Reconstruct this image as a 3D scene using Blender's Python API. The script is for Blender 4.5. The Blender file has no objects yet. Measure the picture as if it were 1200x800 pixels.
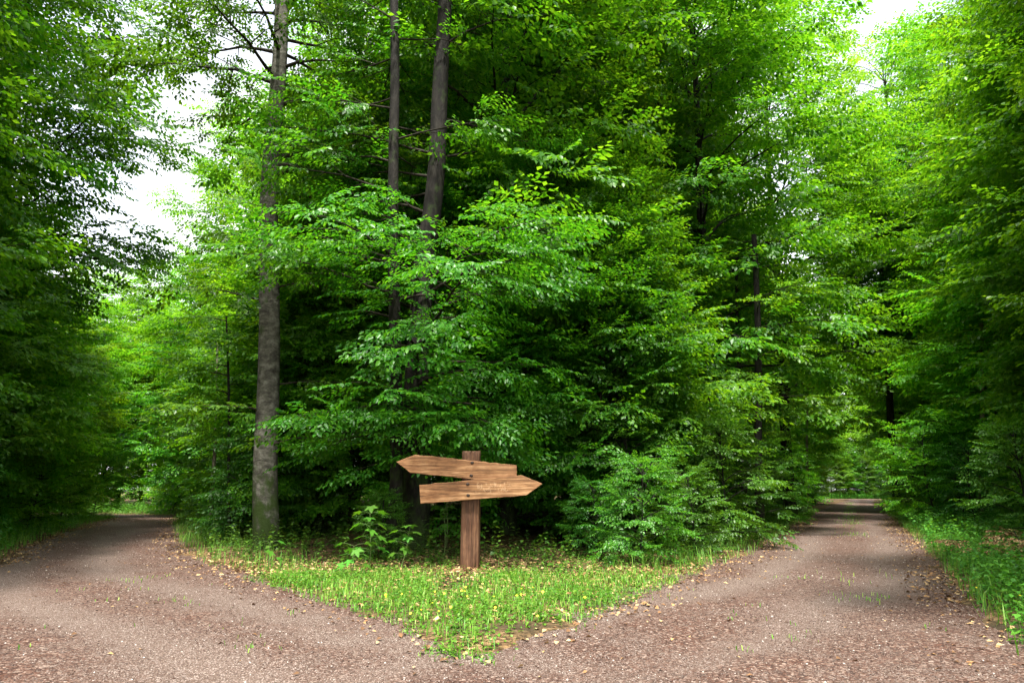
import bpy, math, random
import numpy as np
from math import radians, sin, cos, pi

SC = bpy.context.scene
COL = SC.collection
R = math.radians
rng = np.random.default_rng(11)
random.seed(5)

# ------------------------------------------------------------------ camera
CAM_H = 1.25
PITCH = math.atan(175 / 800)
cam_d = bpy.data.cameras.new('camera')
cam = bpy.data.objects.new('camera', cam_d)
COL.objects.link(cam)
cam_d.sensor_width = 36
cam_d.lens = 24
cam_d.clip_start = 0.05
cam_d.clip_end = 3000
cam.location = (0, 0, CAM_H)
cam.rotation_euler = (pi / 2 + PITCH, 0, 0)
SC.camera = cam

# ------------------------------------------------------------------ light
SUN_EL, SUN_AZ = R(67), R(-176)          # azimuth from +Y, negative = to the left
SUN_STRENGTH = 2.6
SKY_STRENGTH = 0.15
EXPOSURE = 2.3
world = bpy.data.worlds.new('World')
SC.world = world
world.use_nodes = True
nt = world.node_tree
nt.nodes.clear()
sky = nt.nodes.new('ShaderNodeTexSky')
sky.sky_type = 'NISHITA'
sky.sun_disc = False
sky.sun_elevation = SUN_EL
sky.sun_rotation = SUN_AZ
sky.air_density = 1.0
sky.dust_density = 2.0
bw = nt.nodes.new('ShaderNodeRGBToBW')
tc = nt.nodes.new('ShaderNodeTexCoord')
nz = nt.nodes.new('ShaderNodeTexNoise')
nz.inputs['Scale'].default_value = 2.6
nz.inputs['Detail'].default_value = 6
rp = nt.nodes.new('ShaderNodeValToRGB')
rp.color_ramp.elements[0].position = 0.33
rp.color_ramp.elements[0].color = (0.55, 0.55, 0.55, 1)
rp.color_ramp.elements[1].position = 0.55
rp.color_ramp.elements[1].color = (0.97, 0.97, 0.97, 1)
mul = nt.nodes.new('ShaderNodeMath')
mul.operation = 'MULTIPLY'
mul.inputs[1].default_value = 1.25
mx = nt.nodes.new('ShaderNodeMixRGB')
bg = nt.nodes.new('ShaderNodeBackground')
bg.inputs['Strength'].default_value = SKY_STRENGTH
wo = nt.nodes.new('ShaderNodeOutputWorld')
L = nt.links.new
L(sky.outputs[0], bw.inputs[0])
L(bw.outputs[0], mul.inputs[0])
L(tc.outputs['Generated'], nz.inputs['Vector'])
L(nz.outputs[0], rp.inputs[0])
L(rp.outputs[0], mx.inputs[0])
L(sky.outputs[0], mx.inputs[1])
L(mul.outputs[0], mx.inputs[2])
L(mx.outputs[0], bg.inputs[0])
L(bg.outputs[0], wo.inputs[0])

sun_d = bpy.data.lights.new('sun', 'SUN')
sun_d.energy = SUN_STRENGTH
sun_d.angle = R(5)
sun_d.color = (1.0, 0.95, 0.86)
sun = bpy.data.objects.new('sun', sun_d)
COL.objects.link(sun)
sun.location = (-30, 30, 60)
sv = np.array([sin(SUN_AZ) * cos(SUN_EL), cos(SUN_AZ) * cos(SUN_EL), sin(SUN_EL)])
from mathutils import Vector, Matrix
sun.rotation_euler = Vector(-sv).to_track_quat('-Z', 'Y').to_euler()

SC.view_settings.view_transform = 'Standard'
SC.view_settings.look = 'None'
SC.view_settings.exposure = EXPOSURE
SC.view_settings.gamma = 1
SC.render.engine = 'CYCLES'
cy = SC.cycles
cy.max_bounces = 8
cy.diffuse_bounces = 6
cy.glossy_bounces = 2
cy.transmission_bounces = 4
cy.transparent_max_bounces = 4
cy.caustics_reflective = False
cy.caustics_refractive = False
cy.sample_clamp_indirect = 6
cy.use_adaptive_sampling = False
cy.use_denoising = True
cy.denoiser = 'OPENIMAGEDENOISE'
cy.denoising_input_passes = 'RGB_ALBEDO_NORMAL'
cy.denoising_prefilter = 'ACCURATE'

# ------------------------------------------------------------------ picture ray -> place
cp, sp_ = cos(PITCH), sin(PITCH)


def ray(px, py):
    u, v = px - 600, 400 - py
    return np.array([u, 800 * cp - v * sp_, 800 * sp_ + v * cp])


def G(px, py):
    d = ray(px, py)
    t = -CAM_H / d[2]
    return d[0] * t, d[1] * t


def D(px, py, Y):
    d = ray(px, py)
    t = Y / d[1]
    return np.array([d[0] * t, Y, CAM_H + d[2] * t])


# ------------------------------------------------------------------ materials
def mat(name):
    m = bpy.data.materials.new(name)
    m.use_nodes = True
    n = m.node_tree
    n.nodes.clear()
    out = n.nodes.new('ShaderNodeOutputMaterial')
    return m, n, out


def N(n, t, **kw):
    x = n.nodes.new(t)
    for k, v in kw.items():
        setattr(x, k, v)
    return x


def ramp(n, stops, src=None, interp='LINEAR'):
    r = n.nodes.new('ShaderNodeValToRGB')
    r.color_ramp.interpolation = interp
    e = r.color_ramp.elements
    while len(e) < len(stops):
        e.new(0.5)
    for i, (p, c) in enumerate(stops):
        e[i].position = p
        e[i].color = (*c, 1) if len(c) == 3 else c
    if src is not None:
        n.links.new(src, r.inputs[0])
    return r


def noise(n, scale, detail=4, vec=None, rough=0.55, dist=0.0):
    x = n.nodes.new('ShaderNodeTexNoise')
    x.inputs['Scale'].default_value = scale
    x.inputs['Detail'].default_value = detail
    x.inputs['Roughness'].default_value = rough
    x.inputs['Distortion'].default_value = dist
    if vec is not None:
        n.links.new(vec, x.inputs['Vector'])
    return x


def mapping(n, scale=(1, 1, 1), src='Object', rot=(0, 0, 0)):
    t = n.nodes.new('ShaderNodeTexCoord')
    m = n.nodes.new('ShaderNodeMapping')
    m.inputs['Scale'].default_value = scale
    m.inputs['Rotation'].default_value = rot
    n.links.new(t.outputs[src], m.inputs['Vector'])
    return m.outputs['Vector']


def mixc(n, fac, a, b, mode='MIX'):
    x = n.nodes.new('ShaderNodeMixRGB')
    x.blend_type = mode
    for i, v in ((0, fac), (1, a), (2, b)):
        if hasattr(v, 'links') or hasattr(v, 'is_linked'):
            n.links.new(v, x.inputs[i])
        elif i == 0:
            x.inputs[0].default_value = v
        else:
            x.inputs[i].default_value = (*v, 1)
    return x.outputs[0]


def leaf_mat(name, dark, mid, light, trans, tfac=0.45, rough=0.42, spec=0.45):
    """A thin leaf: diffuse front, light shining through, waxy sheen; each leaf its own tone."""
    m, n, out = mat(name)
    geo = N(n, 'ShaderNodeNewGeometry')
    oi = N(n, 'ShaderNodeObjectInfo')
    c = ramp(n, [(0.0, dark), (0.5, mid), (1.0, light)], geo.outputs['Random Per Island'])
    hsv = N(n, 'ShaderNodeHueSaturation')
    mr = N(n, 'ShaderNodeMapRange')
    mr.inputs['To Min'].default_value = 0.487
    mr.inputs['To Max'].default_value = 0.518
    n.links.new(oi.outputs['Random'], mr.inputs['Value'])
    n.links.new(mr.outputs[0], hsv.inputs['Hue'])
    mr2 = N(n, 'ShaderNodeMapRange')
    mr2.inputs['To Min'].default_value = 0.72
    mr2.inputs['To Max'].default_value = 1.35
    ad = N(n, 'ShaderNodeMath', operation='FRACT')
    ml = N(n, 'ShaderNodeMath', operation='MULTIPLY')
    ml.inputs[1].default_value = 7.31
    n.links.new(oi.outputs['Random'], ml.inputs[0])
    n.links.new(ml.outputs[0], ad.inputs[0])
    n.links.new(ad.outputs[0], mr2.inputs['Value'])
    n.links.new(mr2.outputs[0], hsv.inputs['Value'])
    n.links.new(c.outputs[0], hsv.inputs['Color'])
    p = N(n, 'ShaderNodeBsdfPrincipled')
    p.inputs['Roughness'].default_value = rough
    p.inputs['Specular IOR Level'].default_value = spec
    n.links.new(hsv.outputs[0], p.inputs['Base Color'])
    t = N(n, 'ShaderNodeBsdfTranslucent')
    tcx = mixc(n, 1.0, hsv.outputs[0], trans, 'MULTIPLY')
    n.links.new(tcx, t.inputs['Color'])
    ms = N(n, 'ShaderNodeMixShader')
    ms.inputs[0].default_value = tfac
    n.links.new(p.outputs[0], ms.inputs[1])
    n.links.new(t.outputs[0], ms.inputs[2])
    n.links.new(ms.outputs[0], out.inputs[0])
    return m


M = {}
M['beech_leaf'] = leaf_mat('beech_leaf', (0.024, 0.105, 0.006), (0.048, 0.165, 0.010), (0.095, 0.235, 0.020), (2.0, 1.75, 0.5), 0.45, 0.40, 0.36)
M['far_leaf'] = leaf_mat('far_leaf', (0.030, 0.115, 0.006), (0.060, 0.180, 0.010), (0.115, 0.255, 0.020), (2.2, 1.8, 0.5), 0.5, 0.42, 0.36)
M['pale_leaf'] = leaf_mat('pale_leaf', (0.055, 0.18, 0.007), (0.10, 0.275, 0.012), (0.19, 0.39, 0.03), (1.7, 1.45, 0.5), 0.55, 0.45, 0.3)  # brighter, yellower copy of the leaf: the glow of sunlit foliage put into its colour
M['shrub_leaf'] = leaf_mat('shrub_leaf', (0.024, 0.095, 0.008), (0.042, 0.140, 0.012), (0.075, 0.19, 0.020), (2.0, 1.75, 0.6), 0.45, 0.40, 0.4)
M['herb_leaf'] = leaf_mat('herb_leaf', (0.028, 0.108, 0.010), (0.052, 0.165, 0.014), (0.10, 0.235, 0.024), (1.9, 1.7, 0.6), 0.35)
M['grass_blade'] = leaf_mat('grass_blade', (0.05, 0.155, 0.012), (0.105, 0.255, 0.022), (0.25, 0.36, 0.065), (1.5, 1.4, 0.6), 0.35, 0.5, 0.3)


def bark_mat(name, a, b, c, moss, scl, bump=0.5, moss_amt=0.5):
    m, n, out = mat(name)
    v = mapping(n, scl)
    n1 = noise(n, 3.0, 8, v, 0.65, 0.4)
    n2 = noise(n, 11.0, 6, v, 0.7)
    col = ramp(n, [(0.3, a), (0.5, b), (0.72, c)], n1.outputs[0]).outputs[0]
    fine = ramp(n, [(0.3, (0.6, 0.6, 0.6)), (0.7, (1.25, 1.25, 1.25))], n2.outputs[0]).outputs[0]
    col = mixc(n, 1.0, col, fine, 'MULTIPLY')
    # moss low on the trunk
    tcx = N(n, 'ShaderNodeTexCoord')
    sep = N(n, 'ShaderNodeSeparateXYZ')
    n.links.new(tcx.outputs['Object'], sep.inputs[0])
    mrg = N(n, 'ShaderNodeMapRange')
    mrg.inputs['From Min'].default_value = 0.2
    mrg.inputs['From Max'].default_value = 2.2
    mrg.inputs['To Min'].default_value = 0.16 * moss_amt * 2
    mrg.inputs['To Max'].default_value = -0.05
    n.links.new(sep.outputs[2], mrg.inputs['Value'])
    nm = noise(n, 4.0, 6, mapping(n, (1, 1, 0.6)), 0.65)
    add = N(n, 'ShaderNodeMath', operation='ADD')
    n.links.new(nm.outputs[0], add.inputs[0])
    n.links.new(mrg.outputs[0], add.inputs[1])
    mf = ramp(n, [(0.52, (0, 0, 0)), (0.68, (1, 1, 1))], add.outputs[0])
    col = mixc(n, mf.outputs[0], col, moss)
    p = N(n, 'ShaderNodeBsdfPrincipled')
    p.inputs['Roughness'].default_value = 0.85
    p.inputs['Specular IOR Level'].default_value = 0.2
    n.links.new(col, p.inputs['Base Color'])
    bp = N(n, 'ShaderNodeBump')
    bp.inputs['Strength'].default_value = bump
    bp.inputs['Distance'].default_value = 0.04
    mh = mixc(n, 0.5, n1.outputs[0], n2.outputs[0])
    n.links.new(mh, bp.inputs['Height'])
    n.links.new(bp.outputs[0], p.inputs['Normal'])
    n.links.new(p.outputs[0], out.inputs[0])
    return m


M['beech_bark'] = bark_mat('beech_bark', (0.018, 0.016, 0.012), (0.085, 0.080, 0.064), (0.21, 0.205, 0.172), (0.03, 0.05, 0.010), (1.6, 1.6, 2.6), 0.8, 0.7)
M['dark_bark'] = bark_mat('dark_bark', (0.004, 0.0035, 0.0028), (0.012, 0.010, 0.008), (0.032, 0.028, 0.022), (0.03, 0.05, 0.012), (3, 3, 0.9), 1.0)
M['twig_bark'] = bark_mat('twig_bark', (0.010, 0.008, 0.005), (0.024, 0.019, 0.013), (0.05, 0.04, 0.03), (0.04, 0.05, 0.02), (4, 4, 4), 0.4, 0.0)
M['pale_bark'] = bark_mat('pale_bark', (0.07, 0.06, 0.045), (0.19, 0.165, 0.12), (0.33, 0.29, 0.22), (0.06, 0.08, 0.02), (3, 3, 1.5), 0.5, 0.3)


def ground_mat():
    m, n, out = mat('forest_floor')
    v = mapping(n)
    n1 = noise(n, 0.7, 6, v)
    n2 = noise(n, 22.0, 5, v, 0.7)
    vo = N(n, 'ShaderNodeTexVoronoi')
    vo.inputs['Scale'].default_value = 26
    n.links.new(v, vo.inputs['Vector'])
    hs = N(n, 'ShaderNodeSeparateColor')
    n.links.new(vo.outputs['Color'], hs.inputs[0])
    c1 = ramp(n, [(0.0, (0.035, 0.022, 0.012)), (0.4, (0.10, 0.06, 0.03)), (0.75, (0.17, 0.105, 0.05)), (1.0, (0.25, 0.17, 0.085))], hs.outputs[0]).outputs[0]
    c2 = ramp(n, [(0.3, (0.02, 0.016, 0.01)), (0.7, (0.06, 0.045, 0.025))], n2.outputs[0]).outputs[0]
    f = ramp(n, [(0.4, (0, 0, 0)), (0.62, (1, 1, 1))], n1.outputs[0]).outputs[0]
    col = mixc(n, f, c1, c2)
    p = N(n, 'ShaderNodeBsdfPrincipled')
    p.inputs['Roughness'].default_value = 0.95
    p.inputs['Specular IOR Level'].default_value = 0.1
    n.links.new(col, p.inputs['Base Color'])
    bp = N(n, 'ShaderNodeBump')
    bp.inputs['Strength'].default_value = 0.8
    bp.inputs['Distance'].default_value = 0.03
    n.links.new(vo.outputs['Distance'], bp.inputs['Height'])
    n.links.new(bp.outputs[0], p.inputs['Normal'])
    n.links.new(p.outputs[0], out.inputs[0])
    return m


def gravel_mat():
    m, n, out = mat('gravel_surface')
    v = mapping(n)
    big = noise(n, 0.45, 5, v, 0.6)
    mid = noise(n, 2.4, 6, v, 0.65)
    vo = N(n, 'ShaderNodeTexVoronoi')
    vo.inputs['Scale'].default_value = 52
    n.links.new(v, vo.inputs['Vector'])
    vo2 = N(n, 'ShaderNodeTexVoronoi')
    vo2.inputs['Scale'].default_value = 120
    n.links.new(v, vo2.inputs['Vector'])
    s1 = N(n, 'ShaderNodeSeparateColor')
    n.links.new(vo.outputs['Color'], s1.inputs[0])
    s2 = N(n, 'ShaderNodeSeparateColor')
    n.links.new(vo2.outputs['Color'], s2.inputs[0])
    red = ramp(n, [(0.0, (0.011, 0.004, 0.003)), (0.45, (0.045, 0.017, 0.010)), (0.8, (0.10, 0.046, 0.030)), (1.0, (0.29, 0.22, 0.18))], s1.outputs[0]).outputs[0]
    grey = ramp(n, [(0.0, (0.014, 0.007, 0.005)), (0.5, (0.062, 0.037, 0.028)), (0.85, (0.14, 0.100, 0.083)), (1.0, (0.36, 0.31, 0.28))], s2.outputs[1]).outputs[0]
    fb = mixc(n, 0.5, big.outputs[0], mid.outputs[0])
    f = ramp(n, [(0.40, (0.05, 0.05, 0.05)), (0.60, (0.7, 0.7, 0.7))], fb).outputs[0]
    at = N(n, 'ShaderNodeAttribute', attribute_name='wheel')
    wadd = N(n, 'ShaderNodeMath', operation='MULTIPLY_ADD', use_clamp=True)
    n.links.new(at.outputs['Fac'], wadd.inputs[0])
    wadd.inputs[1].default_value = 0.9
    n.links.new(f, wadd.inputs[2])
    col = mixc(n, wadd.outputs[0], red, grey)
    worn = mixc(n, 0.5, grey, (0.175, 0.128, 0.106))
    wf = N(n, 'ShaderNodeMath', operation='MULTIPLY')
    n.links.new(at.outputs['Fac'], wf.inputs[0])
    n.links.new(mid.outputs[0], wf.inputs[1])
    col = mixc(n, wf.outputs[0], col, worn)
    p = N(n, 'ShaderNodeBsdfPrincipled')
    p.inputs['Roughness'].default_value = 0.9
    p.inputs['Specular IOR Level'].default_value = 0.2
    n.links.new(col, p.inputs['Base Color'])
    bp = N(n, 'ShaderNodeBump')
    bp.inputs['Strength'].default_value = 0.5
    bp.inputs['Distance'].default_value = 0.02
    bp.invert = True
    dd = mixc(n, 0.4, vo.outputs['Distance'], vo2.outputs['Distance'])
    n.links.new(dd, bp.inputs['Height'])
    n.links.new(bp.outputs[0], p.inputs['Normal'])
    n.links.new(p.outputs[0], out.inputs[0])
    return m


def island_mat(name, stops, rough=0.9, trans=0.0):
    m, n, out = mat(name)
    geo = N(n, 'ShaderNodeNewGeometry')
    c = ramp(n, stops, geo.outputs['Random Per Island'])
    p = N(n, 'ShaderNodeBsdfPrincipled')
    p.inputs['Roughness'].default_value = rough
    p.inputs['Specular IOR Level'].default_value = 0.25
    n.links.new(c.outputs[0], p.inputs['Base Color'])
    n.links.new(p.outputs[0], out.inputs[0])
    return m


M['floor'] = ground_mat()
M['gravel'] = gravel_mat()
M['stone'] = island_mat('loose_stone', [(0.0, (0.014, 0.007, 0.005)), (0.5, (0.058, 0.029, 0.020)), (0.8, (0.14, 0.095, 0.075)), (0.94, (0.30, 0.255, 0.225)), (1.0, (0.56, 0.52, 0.48))])
M['litter'] = island_mat('dead_leaf', [(0.0, (0.08, 0.042, 0.02)), (0.35, (0.19, 0.10, 0.045)), (0.7, (0.33, 0.20, 0.085)), (1.0, (0.46, 0.33, 0.17))])
M['flower'] = island_mat('yellow_petal', [(0.0, (0.6, 0.5, 0.02)), (1.0, (0.75, 0.6, 0.04))], 0.6)
M['stem'] = island_mat('green_stem', [(0.0, (0.05, 0.09, 0.02)), (1.0, (0.10, 0.14, 0.04))], 0.7)
M['nail'] = island_mat('rusty_nail', [(0.0, (0.02, 0.012, 0.009)), (1.0, (0.03, 0.018, 0.012))], 0.6)


def wood_mat(name, a, b, c, axis, marks=None):
    m, n, out = mat(name)
    s = [26, 26, 26]
    s[axis] = 1.1
    v = mapping(n, tuple(s))
    n1 = noise(n, 1.0, 7, v, 0.68, 0.5)
    s2 = [90, 90, 90]
    s2[axis] = 7
    n2 = noise(n, 1.0, 4, mapping(n, tuple(s2)), 0.7)
    n3 = noise(n, 2.2, 4, mapping(n), 0.6)
    col = ramp(n, [(0.28, a), (0.5, b), (0.72, c)], n1.outputs[0]).outputs[0]
    fine = ramp(n, [(0.3, (0.48, 0.45, 0.43)), (0.7, (1.25, 1.25, 1.25))], n2.outputs[0]).outputs[0]
    col = mixc(n, 1.0, col, fine, 'MULTIPLY')
    st = ramp(n, [(0.35, (0.70, 0.60, 0.52)), (0.6, (1.1, 1.1, 1.1))], n3.outputs[0]).outputs[0]
    col = mixc(n, 1.0, col, st, 'MULTIPLY')
    if marks:
        x0, x1, z0, z1 = marks
        tcx = N(n, 'ShaderNodeTexCoord')
        sep = N(n, 'ShaderNodeSeparateXYZ')
        n.links.new(tcx.outputs['Object'], sep.inputs[0])

        def box(sock, lo, hi, soft):
            a1 = N(n, 'ShaderNodeMapRange', interpolation_type='SMOOTHSTEP')
            a1.inputs['From Min'].default_value = lo - soft
            a1.inputs['From Max'].default_value = lo + soft
            a2 = N(n, 'ShaderNodeMapRange', interpolation_type='SMOOTHSTEP')
            a2.inputs['From Min'].default_value = hi + soft
            a2.inputs['From Max'].default_value = hi - soft
            mm = N(n, 'ShaderNodeMath', operation='MULTIPLY')
            n.links.new(sock, a1.inputs['Value'])
            n.links.new(sock, a2.inputs['Value'])
            n.links.new(a1.outputs[0], mm.inputs[0])
            n.links.new(a2.outputs[0], mm.inputs[1])
            return mm.outputs[0]
        bx = box(sep.outputs[0], x0, x1, 0.05)
        bz = box(sep.outputs[2], z0, z1, 0.03)
        sc = noise(n, 1.0, 3, mapping(n, (34, 30, 20), rot=(0, 0.35, 0)), 0.7)
        th = ramp(n, [(0.53, (0, 0, 0)), (0.60, (1, 1, 1))], sc.outputs[0]).outputs[0]
        m1 = N(n, 'ShaderNodeMath', operation='MULTIPLY')
        m2 = N(n, 'ShaderNodeMath', operation='MULTIPLY')
        m3 = N(n, 'ShaderNodeMath', operation='MULTIPLY')
        n.links.new(bx, m1.inputs[0])
        n.links.new(bz, m1.inputs[1])
        n.links.new(m1.outputs[0], m2.inputs[0])
        n.links.new(th, m2.inputs[1])
        n.links.new(m2.outputs[0], m3.inputs[0])
        m3.inputs[1].default_value = 0.3
        col = mixc(n, m3.outputs[0], col, (0.62, 0.43, 0.26))
    p = N(n, 'ShaderNodeBsdfPrincipled')
    p.inputs['Roughness'].default_value = 0.75
    p.inputs['Specular IOR Level'].default_value = 0.25
    n.links.new(col, p.inputs['Base Color'])
    bp = N(n, 'ShaderNodeBump')
    bp.inputs['Strength'].default_value = 0.6
    bp.inputs['Distance'].default_value = 0.012
    mh = mixc(n, 0.4, n1.outputs[0], n2.outputs[0])
    n.links.new(mh, bp.inputs['Height'])
    n.links.new(bp.outputs[0], p.inputs['Normal'])
    n.links.new(p.outputs[0], out.inputs[0])
    return m


# ------------------------------------------------------------------ mesh buffer
class Buf:
    def __init__(self):
        self.v, self.t, self.q, self.n = [], [], [], 0

    def add(self, v, tris=None, quads=None):
        v = np.asarray(v, dtype=np.float32).reshape(-1, 3)
        if tris is not None and len(tris):
            self.t.append(np.asarray(tris, dtype=np.int32) + self.n)
        if quads is not None and len(quads):
            self.q.append(np.asarray(quads, dtype=np.int32) + self.n)
        self.v.append(v)
        self.n += len(v)

    def tube(self, pts, rad, k=6, cap=True):
        pts = np.asarray(pts, float)
        n = len(pts)
        rad = np.broadcast_to(np.asarray(rad, float), (n,))
        tan = np.gradient(pts, axis=0)
        tan /= np.linalg.norm(tan, axis=1)[:, None] + 1e-9
        ref = np.array([0, 0, 1.0]) if abs(tan[0][2]) < 0.8 else np.array([1.0, 0, 0])
        a = np.cross(tan, ref)
        a /= np.linalg.norm(a, axis=1)[:, None] + 1e-9
        b = np.cross(tan, a)
        th = np.arange(k) * 2 * pi / k
        ring = pts[:, None, :] + rad[:, None, None] * (np.cos(th)[None, :, None] * a[:, None, :] + np.sin(th)[None, :, None] * b[:, None, :])
        q = []
        i = np.arange(n - 1)[:, None] * k
        j = np.arange(k)[None, :]
        j2 = (j + 1) % k
        q = np.stack([i + j, i + k + j, i + k + j2, i + j2], -1).reshape(-1, 4)
        self.add(ring.reshape(-1, 3), quads=q)

    def instances(self, tv, tt, tq, pos, rot, scl):
        """template verts tv, its triangles and quads, at pos (n,3) with frames rot (n,3,3) and sizes scl (n,)"""
        pos = np.asarray(pos)
        if not len(pos):
            return
        w = np.einsum('nij,kj->nki', rot * np.asarray(scl)[:, None, None], tv) + pos[:, None, :]
        off = (np.arange(len(pos)) * len(tv))[:, None, None]
        self.add(w.reshape(-1, 3),
                 tris=(tt[None] + off).reshape(-1, 3) if tt is not None and len(tt) else None,
                 quads=(tq[None] + off).reshape(-1, 4) if tq is not None and len(tq) else None)

    def mesh(self, name, material, smooth=False):
        me = bpy.data.meshes.new(name)
        v = np.concatenate(self.v) if self.v else np.zeros((0, 3), np.float32)
        t = np.concatenate(self.t) if self.t else np.zeros((0, 3), np.int32)
        q = np.concatenate(self.q) if self.q else np.zeros((0, 4), np.int32)
        me.vertices.add(len(v))
        me.vertices.foreach_set('co', v.astype(np.float32).ravel())
        loops = np.concatenate([t.ravel(), q.ravel()]).astype(np.int32)
        me.loops.add(len(loops))
        me.loops.foreach_set('vertex_index', loops)
        me.polygons.add(len(t) + len(q))
        ls = np.concatenate([np.arange(len(t)) * 3, len(t) * 3 + np.arange(len(q)) * 4]).astype(np.int32)
        me.polygons.foreach_set('loop_start', ls)
        if smooth:
            me.polygons.foreach_set('use_smooth', np.ones(len(t) + len(q), bool))
        me.materials.append(material)
        me.update(calc_edges=True)
        return me


def link(name, me, parent=None, **props):
    o = bpy.data.objects.new(name, me)
    COL.objects.link(o)
    if parent is not None:
        o.parent = parent
    for k, v in props.items():
        if v is not None:
            o[k] = v
    return o


def thing(name, loc, label, category, group=None, rz=0.0, scl=1.0):
    o = link(name, None, label=label, category=category, group=group)
    o.location = loc
    o.rotation_euler = (0, 0, rz)
    o.scale = (scl, scl, scl)
    o.empty_display_size = 0.3
    return o


def unit(v):
    v = np.asarray(v, float)
    return v / (np.linalg.norm(v, axis=-1, keepdims=True) + 1e-9)


def frames(d, up):
    """rotation matrices whose x axis is d and whose z axis is near up"""
    x = unit(d)
    z = unit(up - (up * x).sum(-1, keepdims=True) * x)
    y = np.cross(z, x)
    return np.stack([x, y, z], -1)


# ------------------------------------------------------------------ leaves and sprays
LEAF4_V = np.array([[0, 0, 0], [0.45, 0.30, 0.05], [1, 0, -0.08], [0.45, -0.30, 0.05]])
LEAF4_T = np.array([[0, 3, 2], [0, 2, 1]])
LEAF6_V = np.array([[0, 0, 0], [0.27, 0.27, 0.05], [0.68, 0.23, 0.03], [1, 0, -0.10], [0.68, -0.23, 0.03], [0.27, -0.27, 0.05]])
LEAF6_Q = np.array([[0, 5, 4, 3], [0, 3, 2, 1]])


def spray_template(r, length=0.8, leaf=0.085, n_side=9, flat=False, fine=True):
    """one beech twig lying flat along +X with alternate side shoots: (leaf frames, leaf sizes)"""
    pos, dr, up, sz = [], [], [], []

    def shoot(o, ang, ln, step):
        n = max(2, int(ln / step))
        side = 1
        p = np.array(o, float)
        a = ang
        for i in range(n):
            a += r.normal(0, 0.06)
            st = ln / n
            p = p + np.array([cos(a) * st, sin(a) * st, -0.02 * st - 0.10 * st * (i / n)])
            la = a + side * r.uniform(0.6, 1.0) if i < n - 1 else a
            side = -side
            pos.append(p.copy())
            pit = r.uniform(-0.65, -0.02)
            dr.append([cos(la) * cos(pit), sin(la) * cos(pit), sin(pit)])
            up.append([r.normal(0, 0.34), r.normal(0, 0.34), 1])
            sz.append(leaf * r.uniform(0.75, 1.2))
        return p
    shoot((0, 0, 0), 0, length, 0.075)
    s = 1
    for k in range(n_side):
        t = 0.08 + 0.8 * k / n_side
        x = t * length
        ln = length * (0.48 - 0.34 * t) * r.uniform(0.8, 1.2)
        shoot((x, 0, -0.06 * t * t * length), s * r.uniform(0.65, 0.95), ln, 0.062)
        s = -s
    F = frames(np.array(dr), np.array(up))
    return np.array(pos), F, np.array(sz)


def spray_mesh(tp, hi=True):
    b = Buf()
    if hi:
        b.instances(LEAF6_V, None, LEAF6_Q, *tp)
    else:
        b.instances(LEAF4_V, LEAF4_T, None, *tp)
    return np.concatenate(b.v), (np.concatenate(b.t) if b.t else None), (np.concatenate(b.q) if b.q else None)


_r = np.random.default_rng(3)
SPRAY_HI = [spray_mesh(spray_template(_r, 0.8, 0.092, 8), True) for _ in range(6)]
SPRAY_LO = [spray_mesh(spray_template(_r, 0.9, 0.125, 6), False) for _ in range(6)]
SPRAY_ASH = [spray_mesh(spray_template(_r, 0.7, 0.10, 7), False) for _ in range(4)]


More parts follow.
